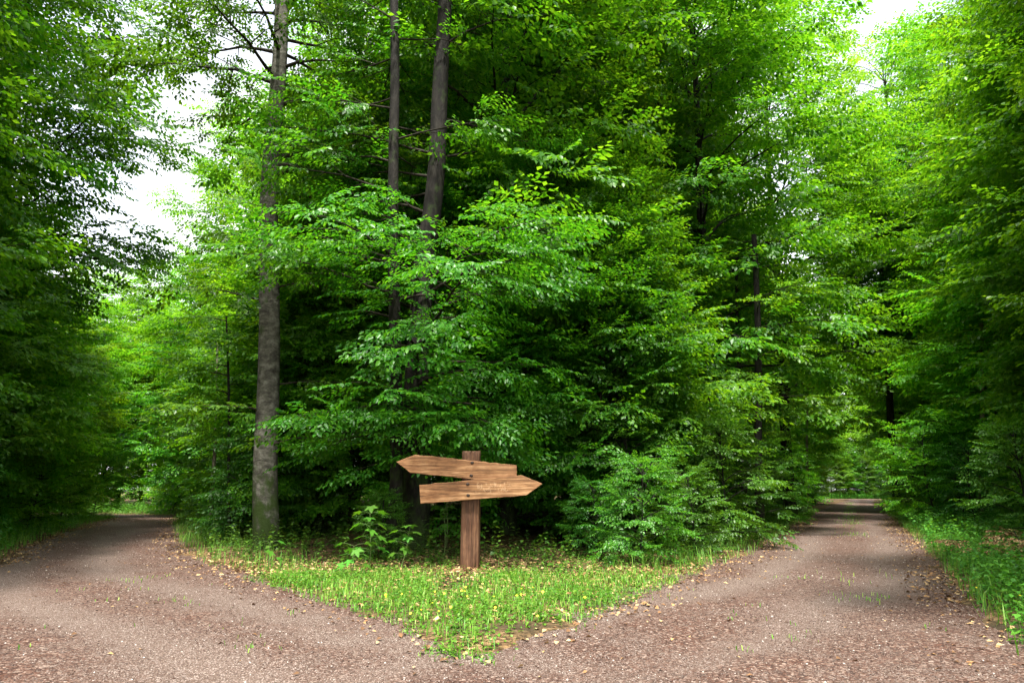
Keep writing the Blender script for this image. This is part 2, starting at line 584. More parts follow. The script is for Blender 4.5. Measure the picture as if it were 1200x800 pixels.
class Tree:
    """gathers bark tubes and leaf sprays"""

    def __init__(self, seed):
        self.r = np.random.default_rng(seed)
        self.wood = Buf()
        self.limbs = []
        self.pos, self.dir, self.up, self.scl = [], [], [], []

    def spray(self, p, d, s):
        r = self.r
        self.pos.append(p)
        self.dir.append(d)
        self.up.append([r.normal(0, 0.33), r.normal(0, 0.33), 1.0])
        self.scl.append(s)

    def polyline(self, o, az, el0, el1, ln, seg, wob=0.10):
        r = self.r
        pts = [np.array(o, float)]
        a = az
        for i in range(seg):
            t = (i + 0.5) / seg
            e = el0 + (el1 - el0) * t + r.normal(0, wob * 0.6)
            a += r.normal(0, wob)
            st = ln / seg
            pts.append(pts[-1] + st * np.array([cos(a) * cos(e), sin(a) * cos(e), sin(e)]))
        return np.array(pts)

    def limb(self, o, az, ln, el0, el1, r0, own=False, dens=1.0, start=0.18, sprs=1.0, buf=None):
        r = self.r
        seg = max(4, int(ln / 0.55))
        pts = self.polyline(o, az, el0, el1, ln, seg)
        rad = r0 * (1 - np.linspace(0, 1, seg + 1) ** 0.8) + 0.006
        b = Buf() if own else self.wood
        b.tube(pts, rad, 6 if r0 > 0.03 else 4)
        # side branches in the plane of the limb
        s = 1 if r.random() < 0.5 else -1
        nside = max(3, int(ln * 2.1 * dens))
        for k in range(nside):
            t = start + (0.97 - start) * (k + r.uniform(0, 0.6)) / nside
            i = min(seg - 1, int(t * seg))
            f = t * seg - i
            p = pts[i] * (1 - f) + pts[i + 1] * f
            d = pts[i + 1] - pts[i]
            a = math.atan2(d[1], d[0]) + s * r.uniform(0.6, 1.05)
            s = -s
            l2 = min(2.2, ln * 0.48) * (1.08 - 0.75 * t) * r.uniform(0.7, 1.25)
            e = math.atan2(d[2], math.hypot(d[0], d[1]))
            sg = max(2, int(l2 / 0.4))
            q = self.polyline(p, a, e * 0.6 + r.normal(0.02, 0.10), e * 0.4 - 0.18 + r.normal(0, 0.10), l2, sg, 0.12)
            rr = max(0.006, min(rad[i] * 0.5, 0.022))
            b.tube(q, np.linspace(rr, 0.004, sg + 1), 3)
            self.dress(q, l2, dens, sprs)
        self.dress(pts[int(seg * 0.5):], ln * 0.5, dens, sprs)
        if own:
            self.limbs.append(b)
        return pts

    def dress(self, q, ln, dens, sprs):
        r = self.r
        n = max(1, int(ln / 0.36 * dens))
        s = 1
        for k in range(n):
            t = (k + r.uniform(0.2, 1)) / n
            i = min(len(q) - 2, int(t * (len(q) - 1)))
            f = t * (len(q) - 1) - i
            p = q[i] * (1 - f) + q[i + 1] * f
            d = unit(q[i + 1] - q[i])
            a = math.atan2(d[1], d[0]) + s * r.uniform(0.3, 0.9)
            s = -s
            self.spray(p, [cos(a), sin(a), d[2] * 0.5 + r.normal(-0.18, 0.30)], sprs * r.uniform(0.7, 1.15))
        d = unit(q[-1] - q[-2])
        self.spray(q[-1], [d[0], d[1], d[2] - 0.08], sprs * r.uniform(0.7, 1.0))

    def crown(self, templates, name, material):
        b = Buf()
        if not self.pos:
            return None
        pos, F, s = np.array(self.pos), frames(np.array(self.dir, float), np.array(self.up, float)), np.array(self.scl)
        k = self.r.integers(0, len(templates), len(pos))
        for i, (v, t, q) in enumerate(templates):
            m = k == i
            b.instances(v, t, q, pos[m], F[m], s[m])
        return b.mesh(name, material)


def trunk_tube(buf, pts, r0, r1, k=16, flare=0.35, seed=0):
    """a trunk with root flare and slight unevenness"""
    r = np.random.default_rng(seed)
    pts = np.asarray(pts, float)
    n = int(np.linalg.norm(pts[-1] - pts[0]) / 0.3) + 2
    t = np.linspace(0, 1, n)
    seg = np.linspace(0, 1, len(pts))
    P = np.stack([np.interp(t, seg, pts[:, i]) for i in range(3)], -1)
    L = np.linalg.norm(P[-1] - P[0])
    ph = r.uniform(0, 6.28, 4)
    z = t * L
    P[:, 0] += 0.035 * np.sin(z * 0.7 + ph[0]) * np.minimum(1, z)
    P[:, 1] += 0.035 * np.sin(z * 0.6 + ph[1]) * np.minimum(1, z)
    rad = r0 + (r1 - r0) * t
    th = np.arange(k) * 2 * pi / k
    root = 0.5 + 0.5 * np.cos(th * 5 + ph[2])
    ring = []
    for i in range(n):
        f = flare * math.exp(-z[i] / 0.35)
        rr = rad[i] * (1 + f * (0.35 + root)) * (1 + 0.03 * np.sin(th * 3 + z[i] * 0.8 + ph[3]) + r.normal(0, 0.008, k))
        ring.append(np.stack([P[i, 0] + rr * np.cos(th), P[i, 1] + rr * np.sin(th), np.full(k, P[i, 2])], -1))
    i = np.arange(n - 1)[:, None] * k
    j = np.arange(k)[None, :]
    j2 = (j + 1) % k
    q = np.stack([i + j, i + j2, i + k + j2, i + k + j], -1).reshape(-1, 4)
    buf.add(np.concatenate(ring), quads=q)
    return P


# ------------------------------------------------------------------ the two tracks
W = G
left_edge = [W(0, 661), W(50, 633), W(100, 617), W(143, 605)]
wedge_left = [W(203, 604.5), W(199, 618), W(201, 632), W(216, 651), W(258, 673), W(330, 693), W(400, 713), W(470, 736), W(520, 757)]
tip = [W(560, 766)]
wedge_right = [W(640, 745), W(720, 714), W(780, 690), W(850, 664), W(885, 651), W(930, 621), W(970, 594)]
right_edge = [W(1020, 590), W(1042, 606), W(1075, 640), W(1110, 688), W(1168, 755), W(1200, 795)]
far_l, far_r = (51.5, 106.0), (54.6, 106.0)
cross_ = [(30, 106), (30, 112), (90, 112), (90, 106)]
gravel_poly = left_edge[::-1]
bend_out = [(-30, 40.5), (-48, 40.0), (-48, 36.6), (-30, 37.0), (-23.5, 35.6)]
poly = []
poly += [(-7, -10), (-7.2, 2), (-8.6, 8.5)] + left_edge
poly += [(-23.3, 35.4), (-30, 36.6), (-48, 37.5), (-48, 41.5), (-29, 40.6), (-20.5, 38.0)]
poly += wedge_left + tip + wedge_right + [far_l] + [(30, 106), (30, 111), (90, 111), (90, 106)] + [far_r] + right_edge
poly += [(4.6, 2), (6, -10)]
POLY = np.array(poly, float)


def seg_dist(x, y, P, closed=True):
    """distance of points from a polyline"""
    A = P if closed else P[:-1]
    B = np.roll(P, -1, 0) if closed else P[1:]
    d = np.full(np.shape(x), 1e9)
    for (ax, ay), (bx, by) in zip(A, B):
        ex, ey = bx - ax, by - ay
        t = np.clip(((x - ax) * ex + (y - ay) * ey) / (ex * ex + ey * ey + 1e-12), 0, 1)
        d = np.minimum(d, np.hypot(x - ax - t * ex, y - ay - t * ey))
    return d


def sd(x, y):
    """signed distance from the gravel: negative on it"""
    x, y = np.asarray(x, float), np.asarray(y, float)
    d = seg_dist(x, y, POLY)
    ins = np.zeros(np.shape(x), bool)
    B = np.roll(POLY, -1, 0)
    for (ax, ay), (bx, by) in zip(POLY, B):
        c = (ay > y) != (by > y)
        with np.errstate(divide='ignore', invalid='ignore'):
            xi = (bx - ax) * (y - ay) / (by - ay + 1e-12) + ax
        ins ^= c & (x < xi)
    return np.where(ins, -d, d)


def vnoise(x, y, s, seed=0):
    """smooth value noise in numpy"""
    x, y = np.asarray(x, float) * s + 100.3 + seed * 17.7, np.asarray(y, float) * s + 57.1 + seed * 9.1
    xi, yi = np.floor(x), np.floor(y)
    fx, fy = x - xi, y - yi
    fx, fy = fx * fx * (3 - 2 * fx), fy * fy * (3 - 2 * fy)

    def h(a, b):
        v = np.sin(a * 127.1 + b * 311.7 + seed * 74.7) * 43758.5453
        return v - np.floor(v)
    return (h(xi, yi) * (1 - fx) + h(xi + 1, yi) * fx) * (1 - fy) + (h(xi, yi + 1) * (1 - fx) + h(xi + 1, yi + 1) * fx) * fy


def smooth(a, b, x):
    t = np.clip((x - a) / (b - a), 0, 1)
    return t * t * (3 - 2 * t)


def floor_z(x, y):
    s = sd(x, y) + (vnoise(x, y, 1.3, 1) - 0.5) * 0.55 + (vnoise(x, y, 4.1, 2) - 0.5) * 0.22
    z = -0.05 + 0.075 * smooth(-0.25, 0.5, s) + 0.26 * smooth(2.6, 8.0, s)
    z = z + smooth(1.6, 5, s) * ((vnoise(x, y, 0.35, 3) - 0.5) * 0.25 + (vnoise(x, y, 1.1, 4) - 0.5) * 0.08)
    return z


def track_z(x, y):
    return (vnoise(x, y, 0.5, 5) - 0.5) * 0.035 + (vnoise(x, y, 2.0, 6) - 0.5) * 0.012


def axis(spans):
    out = [spans[0][0]]
    for a, b, st in spans:
        n = max(1, int(round((b - a) / st)))
        out += list(np.linspace(a, b, n + 1)[1:])
    return np.array(out)


def sheet(xs, ys, fz, keep=None):
    X, Y = np.meshgrid(xs, ys)
    Z = fz(X, Y)
    v = np.stack([X, Y, Z], -1).reshape(-1, 3)
    nx, ny = len(xs), len(ys)
    i = np.arange(ny - 1)[:, None] * nx + np.arange(nx - 1)[None, :]
    q = np.stack([i, i + 1, i + nx + 1, i + nx], -1).reshape(-1, 4)
    if keep is not None:
        q = q[keep(X, Y).ravel()[q].any(1)]
    b = Buf()
    b.add(v, quads=q)
    return b


xs = axis([(-900, -120, 130), (-120, -50, 10), (-50, -26, 1.2), (-26, -9, 0.35), (-9, 9, 0.16), (9, 20, 0.35), (20, 60, 0.6), (60, 100, 5), (100, 900, 130)])
ys = axis([(-300, -30, 60), (-30, 2, 2.5), (2, 20, 0.17), (20, 45, 0.4), (45, 115, 1.2), (115, 180, 6), (180, 1500, 150)])
floor = link('forest_floor', sheet(xs, ys, floor_z).mesh('forest_floor', M['floor'], True), kind='structure',
             label='brown woodland floor under the trees')
xs2 = axis([(-50, -26, 1.2), (-26, -9, 0.3), (-9, 9, 0.2), (9, 20, 0.3), (20, 92, 0.6)])
ys2 = axis([(-10, 2, 1), (2, 20, 0.2), (20, 45, 0.5), (45, 113, 1.5)])
right_mid = np.array([(-3.0, 2.0), (-0.6, 4.6), (2.2, 7.6), (4.6, 10.4), (9.4, 20.0), (20, 40), (53, 106)])
left_mid = np.array([(3.5, 2.2), (0.0, 4.6), (-3.6, 7.4), (-6.8, 10.6), (-9.8, 15.5), (-14.0, 24), (-20.5, 34.5), (-30, 38.5)])


def wheel(x, y):
    """how far the wheels have worn this spot: two pale strips each side of the middle of each track"""
    w = np.zeros(np.shape(x))
    for c in (right_mid, left_mid):
        d = seg_dist(x, y, c, False) + (vnoise(x, y, 0.6, 21) - 0.5) * 0.5
        w = np.maximum(w, np.exp(-((d - 0.78) / 0.34) ** 2) * (0.35 + 0.65 * vnoise(x, y, 0.35, 22)))
    return w


me_ = sheet(xs2, ys2, lambda x, y: track_z(x, y) - 0.025 * wheel(x, y), lambda X, Y: sd(X, Y) < 0.7).mesh('gravel_track', M['gravel'], True)
co_ = np.empty(len(me_.vertices) * 3, np.float32)
me_.vertices.foreach_get('co', co_)
at_ = me_.attributes.new('wheel', 'FLOAT', 'POINT')
at_.data.foreach_set('value', wheel(co_[0::3].astype(float), co_[1::3].astype(float)).astype(np.float32))
link('gravel_track', me_, kind='structure', label='reddish gravel track that forks round the grass')


def zat(x, y):
    return float(floor_z(np.array([x]), np.array([y]))[0])


# ------------------------------------------------------------------ hero trees of the fork
def put_tree(name, T, trunk_buf, trunk_mat, crown_mat, templates, loc, label, category='tree', group=None, limb_mat='twig_bark'):
    root = thing(name, loc, label, category, group)
    link('trunk', trunk_buf.mesh('trunk', M[trunk_mat], True), root)
    for b in T.limbs:
        link('branch', b.mesh('branch', M[limb_mat], True), root)
    if T.wood.v:
        link('twigs', T.wood.mesh('twigs', M['twig_bark']), root, kind='stuff')
    c = T.crown(templates, 'crown', M[crown_mat])
    if c:
        link('crown', c, root)
    return root


def hero(seed, base_px, Y, picks, r0, r1):
    """trunk through the picks (pixel x, pixel y) at depth Y; points local to the base"""
    bx = D(base_px, 600, Y)[0]
    base = np.array([bx, Y, zat(bx, Y)])
    pts = [np.array([0, 0, -0.15])] + [D(px, py, Y) - base for px, py in picks]
    pts[1][2] = max(pts[1][2], 0.3)
    b = Buf()
    P = trunk_tube(b, np.array(pts), r0, r1, 20, 0.4, seed)
    return base, b, P


def at_height(P, z):
    return np.array([np.interp(z, P[:, 2], P[:, i]) for i in range(3)])


# the dark trunk behind the signpost: boughs reach out over the hollow
def az_to(px, Y, base):
    return math.atan2(Y - base[1], (px - 600) / 800 * Y * 1.0 - base[0])


base3, b3, P3 = hero(31, 486, 14.2, [(487, 560), (489, 470), (498, 300), (511, 190), (523, 20), (528, -160), (532, -420)], 0.31, 0.11)
T3 = Tree(301)
rr = T3.r
for k in range(58):
    t = k / 57
    z = 2.3 + 13 * t ** 1.35 + rr.normal(0, 0.25)
    az = rr.uniform(0, 2 * pi)
    if z < 6.5:
        az = -pi / 2 + rr.normal(0.15, 1.15)
    ln = (5.2 - 2.6 * t) * rr.uniform(0.65, 1.1)
    if z < 4:
        ln = rr.uniform(1.8, 3.0)
    elif sin(az) < -0.2 and cos(az) < -0.25:
        ln *= 0.55
    if z > 5.5 and sin(az) < -0.55:
        az = -az if k % 3 else (0.25 if cos(az) > 0 else pi - 0.25)
        ln *= 0.9
    el0 = 0.35 if z > 4 else 0.18
    T3.limb(at_height(P3, z), az, ln, el0 + rr.normal(0, 0.08), -0.28 + 0.25 * t, 0.042 - 0.016 * t, own=True, dens=1.0, sprs=1.15)
for z, az, ln in ((1.7, -2.2, 1.5), (1.9, -1.2, 1.9), (2.1, -0.5, 2.3), (2.2, -2.7, 1.8), (2.4, -1.7, 1.9), (2.6, -0.9, 2.5), (2.8, -2.0, 2.0), (2.9, 0.1, 2.6)):
    T3.limb(at_height(P3, z), az, ln, 0.1, -0.3, 0.022, own=True, dens=1.15, sprs=1.05)
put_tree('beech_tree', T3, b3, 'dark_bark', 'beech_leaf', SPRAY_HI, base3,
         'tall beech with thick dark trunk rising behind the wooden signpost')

base1, b1, P1 = hero(11, 313, 15.6, [(313, 600), (313, 480), (314, 300), (320, 180), (327, 50), (333, -120), (338, -420)], 0.30, 0.13)
T1 = Tree(101)
rr = T1.r
for k in range(34):
    t = k / 33
    z = 8.6 + 8.2 * t + rr.normal(0, 0.3)
    T1.limb(at_height(P1, z), rr.uniform(0, 2 * pi) if t > 0.3 else rr.uniform(-0.5, pi + 0.5), (4.2 - 1.6 * t) * rr.uniform(0.6, 1.1), 0.35, -0.22 + 0.2 * t, 0.06 - 0.03 * t, own=True)
for z, az, ln in ((2.2, -0.5, 1.6), (3.0, 3.6, 1.8), (3.6, 0.1, 2.2), (5.6, 3.4, 2.1), (5.9, -0.2, 2.0), (7.4, 2.7, 2.3)):
    T1.limb(at_height(P1, z), az, ln, 0.25, -0.2, 0.022, own=True)
put_tree('beech_tree', T1, b1, 'beech_bark', 'beech_leaf', SPRAY_LO, base1,
         'tall smooth grey beech trunk at the edge of the left track')

base2, b2, P2 = hero(21, 463, 13.6, [(463, 560), (463, 330), (461, 150), (462, 0), (462, -300)], 0.145, 0.08)
T2 = Tree(202)
rr = T2.r
for k in range(34):
    t = k / 33
    z = 4.5 + 10.5 * t + rr.normal(0, 0.3)
    T2.limb(at_height(P2, z), rr.uniform(-0.35, pi + 0.35), (3.6 - 1.4 * t) * rr.uniform(0.6, 1.1), 0.3 + rr.normal(0, 0.15), -0.2 + 0.2 * t, 0.026 - 0.010 * t, own=True)
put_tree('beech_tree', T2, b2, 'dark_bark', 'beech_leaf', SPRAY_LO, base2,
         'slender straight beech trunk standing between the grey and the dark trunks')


# ------------------------------------------------------------------ kinds of forest tree, each built once
def make_kind(seed, height, r0, z0, nlimb, l0, l1, templates, dens=1.0, sprs=1.0, el=0.35, lean=0.3, taper_pow=1.0):
    T = Tree(seed)
    r = T.r
    b = T.wood
    top = np.array([r.normal(0, lean), r.normal(0, lean), height])
    mid = top * 0.5 + np.array([r.normal(0, lean * 0.6), r.normal(0, lean * 0.6), 0])
    P = trunk_tube(b, np.array([[0, 0, -0.3], mid, top]), r0, 0.015, 10, 0.3, seed)
    a = r.uniform(0, 6.28)
    for k in range(nlimb):
        t = (k + r.uniform(0, 1)) / nlimb
        z = z0 + (height * 0.98 - z0) * t
        a += 2.4 + r.normal(0, 0.4)
        prof = l0 * np.interp(t, [0, 0.3, 0.65, 1], [0.72, 1.0, 0.85, l1 / l0]) * r.uniform(0.6, 1.2)
        T.limb(at_height(P, z), a, prof, el + 0.75 * t + r.normal(0, 0.16), -0.25 + 0.9 * t + r.normal(0, 0.2), max(0.012, r0 * 0.25 * (1 - 0.6 * t)), dens=dens, sprs=sprs)
    return T.wood.mesh('trunk', M['dark_bark'], True), T.crown(templates, 'crown', M['far_leaf'] if height > 4 else M['shrub_leaf'])


KINDS = {
    'tall': [make_kind(s, 19, 0.20, 3.5, 66, 4.6, 2.9, SPRAY_LO, 0.95, 1.2, 0.45) for s in (41, 42, 43)],
    'young': [make_kind(s, 9, 0.085, 0.4, 68, 2.9, 1.7, SPRAY_LO, 1.15, 1.0, 0.45) for s in (51, 52, 53, 54)],
    'shrub': [make_kind(s, 2.6, 0.025, 0.1, 26, 1.25, 0.6, SPRAY_LO, 1.3, 0.68, 0.35, 0.15) for s in (61, 62, 63)],
}
COUNT = {}


def plant_tree(kind, x, y, scl, label, group=None, name=None, bark=None):
    base_kind = kind.replace('pale_', '')
    rc = {'tall': 4.4, 'young': 2.7, 'shrub': 1.15}[base_kind] * scl
    if 3 < y < 15.9 and abs(600 + 800 * x / y - 313) < rc / y * 800 * 0.85 + 14 and x > -9:
        return None
    i = COUNT.get(kind, 0)
    COUNT[kind] = i + 1
    tm, cm = KINDS[base_kind][i % len(KINDS[base_kind])]
    nm = name or {'tall': 'forest_tree', 'young': 'young_beech', 'shrub': 'leafy_shrub'}[base_kind]
    root = thing(nm, (x, y, zat(x, y) - 0.02), label, 'shrub' if base_kind == 'shrub' else 'tree', group, random.uniform(0, 6.28), scl)
    if bark:
        tm2 = tm.copy()
        tm2.materials[0] = M[bark]
        tm = tm2
    link('trunk', tm, root)
    c = link('crown', cm, root)
    if kind != base_kind:  # pale kinds: same crown, with sunlight painted into the leaf colour
        c.material_slots[0].link = 'OBJECT'
        c.material_slots[0].material = M['pale_leaf']
    return root


ORD = ['first', 'second', 'third', 'fourth', 'fifth', 'sixth', 'seventh', 'eighth', 'ninth', 'tenth', 'eleventh', 'twelfth', 'thirteenth',
       'fourteenth', 'fifteenth', 'sixteenth', 'seventeenth', 'eighteenth', 'nineteenth', 'twentieth']


def along(P, s):
    P = np.asarray(P, float)
    L_ = np.hypot(*np.diff(P, axis=0).T)
    c = np.concatenate([[0], np.cumsum(L_)])
    s = min(max(s, 0), c[-1])
    i = min(len(L_) - 1, int(np.searchsorted(c, s, 'right') - 1))
    f = (s - c[i]) / L_[i]
    return P[i] * (1 - f) + P[i + 1] * f, unit(P[i + 1] - P[i])


def row(P, side, kind, s0, gap, growth, off, scl, fmt, group, count, jit=0.35, pale_from=99):
    """things in a row beside an edge: the gaps widen with distance"""
    s, k = s0, 0
    while k < count:
        p, d = along(P, s)
        n = np.array([-d[1], d[0]]) * side
        o = off + random.uniform(-jit, jit)
        x, y = p + n * o
        plant_tree('pale_' + kind if k >= pale_from else kind, x, y, scl * random.uniform(0.85, 1.18), fmt.format(ORD[k]), group)
        s += gap * random.uniform(0.8, 1.2)
        gap *= growth
        k += 1


E1 = np.array([W(640, 745), W(780, 690), W(885, 651), W(930, 621), W(970, 594), far_l])          # wedge side of the right track
E2 = np.array([W(470, 736), W(330, 693), W(258, 673), W(216, 651), W(199, 618), W(203, 604.5), (-20.5, 38.0)])  # wedge side of the left track
E3 = np.array([(-7.2, 2), (-8.6, 8.5)] + left_edge + [(-23.3, 35.4), (-30, 36.6)])                     # far side of the left track
E4 = np.array(right_edge[::-1] + [far_r])                                                              # far side of the right track

def in_wedge(x, y):
    """between the two tracks"""
    return (x > np.interp(y, E2[:, 1], E2[:, 0])) & (x < np.interp(y, E1[:, 1], E1[:, 0]))


row(E1, 1, 'shrub', 8.8, 1.7, 1.12, 2.3, 1.0, '{} leafy shrub along the wedge side of the right track, counted from the sign', 'shrubs along the right track', 16)
row(E1, 1, 'young', 10.5, 2.4, 1.13, 3.7, 0.95, '{} young beech behind the shrubs on the inner edge of the right track', 'young beeches lining the right track', 14, pale_from=4)
row(E1, 1, 'tall', 10.0, 4.0, 1.10, 6.3, 1.1, '{} tall beech of the row inside the wedge beside the right track', 'tall beeches inside the wedge', 13)
row(E4, -1, 'shrub', 24, 2.8, 1.14, 2.4, 1.1, '{} leafy shrub along the outer edge of the right track', 'shrubs on the outer right edge', 12)
row(E4, -1, 'young', 6.0, 2.6, 1.12, 5.6, 1.05, '{} young beech on the outer edge of the right track', 'young beeches on the outer right edge', 15, pale_from=5)
row(E4, -1, 'tall', 6.0, 4.4, 1.10, 6.6, 1.05, '{} tall tree of the row beyond the outer right verge', 'tall trees beyond the right verge', 13, pale_from=5)
row(E3, 1, 'shrub', 8.0, 1.9, 1.08, 1.7, 1.0, '{} leafy shrub along the outer edge of the left track', 'shrubs on the outer left edge', 12, pale_from=5)
row(E3, 1, 'young', 6.5, 2.2, 1.07, 3.3, 1.1, '{} young beech on the outer edge of the left track', 'young beeches on the outer left edge', 13, pale_from=5)
row(E3, 1, 'tall', 5.0, 4.2, 1.06, 5.0, 1.1, '{} tall tree of the row beyond the outer left verge', 'tall trees beyond the left verge', 3)
row(E2, -1, 'shrub', 6.5, 1.9, 1.08, 1.7, 0.9, '{} leafy shrub along the wedge side of the left track', 'shrubs along the left track', 12)
row(E2, -1, 'pale_young', 13.5, 2.8, 1.1, 3.7, 0.95, '{} young beech on the inner edge of the left track', 'young beeches lining the left track', 9)

for (kd, px, Y, sc_, lb) in (('shrub', 742, 12.4, 0.66, 'leafy bush standing by itself right of the signpost'), ('shrub', 455, 12.9, 0.42, 'low bush at the foot of the dark trunk behind the sign'), ('shrub', 690, 13.2, 0.5, 'small bush in the shade between the sign and the separate bush'), ('shrub', 806, 14.2, 0.62, 'low bush with drooping leaves between the separate bush and the right track'),
                         ('shrub', 845, 16.0, 1.0, 'rounded bush in front of the stout dark trunk'), ('shrub', 868, 19.5, 0.95, 'bright bush set back from the inner edge of the right track'), ('pale_shrub', 905, 27, 1.0, 'yellow-green bush on the inner edge midway along the right track'),
                         ('pale_shrub', 1085, 25, 1.25, 'large yellow-green bush at the foot of the bare trunk'), ('pale_shrub', 1066, 31, 1.1, 'yellow-green bush behind the foot of the bare trunk'), ('shrub', 1128, 23, 1.0, 'low bush left of the thin pale trunk'),
                         ('shrub', 1190, 16.5, 1.0, 'dark bush at the right edge behind the verge')):
    plant_tree(kd, (px - 600) / 800 * Y, Y, sc_, lb, 'bushes at the foot of the wood')

plant_tree('pale_young', 19.2, 24.5, 1.5, 'tall leafy beech on the outer side of the right track before the bare trunk', None)
plant_tree('pale_young', 23.4, 31.0, 1.6, 'tall yellow-green beech behind the thin pale trunk', None)
plant_tree('young', 16.0, 16.5, 1.5, 'tall leafy beech at the right edge behind the verge', None)

# inside the wedge
for k, (px, Y, kind, s) in enumerate([
        (560, 16.5, 'young', 0.9), (640, 17.5, 'young', 1.0), (700, 16, 'young', 0.8), (420, 20, 'young', 1.1), (360, 21, 'young', 1.0),
        (590, 21, 'tall', 1.0), (680, 23, 'tall', 1.05), (400, 25, 'tall', 1.0), (520, 26, 'tall', 1.1), (760, 25, 'tall', 1.0),
        (300, 27, 'young', 1.2), (340, 31, 'tall', 0.95), (460, 33, 'tall', 1.0), (610, 32, 'tall', 1.1), (700, 36, 'tall', 1.1), (800, 38, 'tall', 1.1),
        (250, 36, 'young', 1.4), (280, 42, 'tall', 0.8)]):
    x = (px - 600) / 800 * Y
    plant_tree(kind, x, Y, s, 'beech deep in the shaded wedge of wood between the two tracks' if kind == 'tall' else 'bushy young beech in the shade of the wedge between the tracks',
               'beeches deep in the wedge' if kind == 'tall' else 'young beeches deep in the wedge')

_fr = np.random.default_rng(77)


def infill(n, box, ok, gap, kinds, labels, groups, others=[]):
    """trees standing at least gap apart wherever ok(x, y, distance to gravel) allows"""
    got, tries = [], 0
    while len(got) < n and tries < 4000:
        tries += 1
        x, y = _fr.uniform(box[0], box[1]), _fr.uniform(box[2], box[3])
        if not ok(x, y, float(sd(np.array([x]), np.array([y]))[0])):
            continue
        if any(math.hypot(x - a, y - b_) < gap for a, b_ in got):
            continue
        got.append((x, y))
        i = 0 if _fr.random() < kinds else 1
        plant_tree(('tall', 'young')[i], x, y, _fr.uniform(0.9, 1.2), labels[i], groups[i])


plant_tree('pale_tall', -14.6, 36.5, 1.15, 'tall pale green tree behind the grey beech, beside the sky gap', None)
infill(34, (-16, 40, 20, 75), lambda x, y, s: in_wedge(x, y) and s > 6, 3.4, 0.45,
       ('beech deep in the shaded wedge of wood between the two tracks', 'bushy young beech in the shade of the wedge between the tracks'),
       ('beeches deep in the wedge', 'young beeches deep in the wedge'))
infill(22, (10, 70, 9, 95), lambda x, y, s: x > np.interp(y, E4[:, 1], E4[:, 0]) and 6.5 < s < 16, 4.0, 0.6,
       ('tall tree in the dense wood well behind the right verge', 'young tree in the dense wood well behind the right verge'),
       ('tall trees deep in the right wood', 'young trees deep in the right wood'))
infill(12, (-40, -10, 8, 26), lambda x, y, s: x < np.interp(y, E3[:, 1], E3[:, 0]) and 5.5 < s < 13, 3.6, 0.5,
       ('tall tree in the dark wood well behind the left verge', 'young tree in the dark wood well behind the left verge'),
       ('tall trees deep in the left wood', 'young trees deep in the left wood'))

for (x, y, sc_, lb) in ((25.6, 62, 1.05, 'pale green beech overhanging the middle stretch of the right track'),
                        (6.2, 21.5, 1.2, 'tallest beech of the wedge beside the right track'), (30.5, 50, 1.3, 'tall pale tree behind the bare dark trunk'), (25.6, 35, 1.4, 'tall yellow-green beech high over the outer side of the right track'), (12.3, 31, 1.35, 'tall yellow-green beech high over the inner side of the right track'), (33.0, 84, 1.35, 'tallest pale beech far down the inner side of the right track'), (48.5, 86, 1.35, 'tallest pale beech far down the outer side of the right track'),
                        (33.6, 78, 1.0, 'yellow-green beech overhanging the far stretch of the right track'),
                        (28.4, 66, 1.0, 'pale beech leaning in from the wedge side where the right track narrows'), (41.6, 73, 1.0, 'pale beech leaning in from the outer side where the right track narrows'),
                        (-16.2, 20, 1.15, 'tall tree at the outer edge of the left track where the sky shows'), (-15.5, 10, 1.3, 'tall tree added for shade, second back along the left edge of the fork'),
                        (-18, 15, 1.3, 'tall tree added for shade, third back behind the left verge'),  # this tree and the one before it are added to shade the left foliage
                        (27.2, 45, 1.7, 'tall beech whose crown closes the sky over the right track'),
                        (-11.5, 3.0, 1.1, 'tall tree added to shade the left edge, its boughs hanging into the top left corner'), (-9.8, -2.5, 1.0, 'unseen tree added behind the viewpoint to shade the near left gravel'), (9.0, -3.0, 1.0, 'unseen tree added behind the viewpoint to shade the near right gravel'),  # added for shade on the left edge; the last two unseen, darkening near gravel
                        (8.8, 3.0, 1.1, 'tall tree added to shade the right edge, its boughs hanging into the top right corner')):  # added beside the camera to block sun from the right edge
    plant_tree('pale_tall' if y > 28 else 'tall', x, y, sc_, lb, None)

# the wood that closes both openings
for k, (px, Y, kind, s) in enumerate([
        (110, 44, 'young', 1.2), (150, 45, 'young', 1.1), (190, 46, 'young', 1.3), (235, 48, 'young', 1.2), (130, 50, 'tall', 0.85), (175, 52, 'tall', 0.8), (215, 54, 'tall', 0.95), (150, 60, 'tall', 0.9), (195, 62, 'tall', 0.9),
        (85, 46, 'tall', 0.8)]):
    x = (px - 600) / 800 * Y
    plant_tree('pale_' + kind, x, Y, s, 'pale green tree closing the view where the left track bends away', 'trees at the bend of the left track')
for k, (px, Y, kind, s) in enumerate([
        (950, 117, 'tall', 1.4), (972, 116, 'young', 1.3), (985, 120, 'tall', 1.4), (1000, 117, 'young', 1.4), (1015, 121, 'tall', 1.45), (1030, 117, 'young', 1.3), (1045, 119, 'tall', 1.4),
        (965, 114, 'young', 0.8), (980, 113.5, 'young', 0.7), (992, 114, 'young', 0.8), (1006, 113.5, 'young', 0.75), (1022, 114, 'young', 0.8), (960, 130, 'tall', 1.1), (1000, 132, 'tall', 1.1), (1035, 131, 'tall', 1.1)]):
    x = (px - 600) / 800 * Y
    plant_tree(kind, x, Y, s, 'tree of the far wood across the end of the right track', 'trees at the far end of the right track')


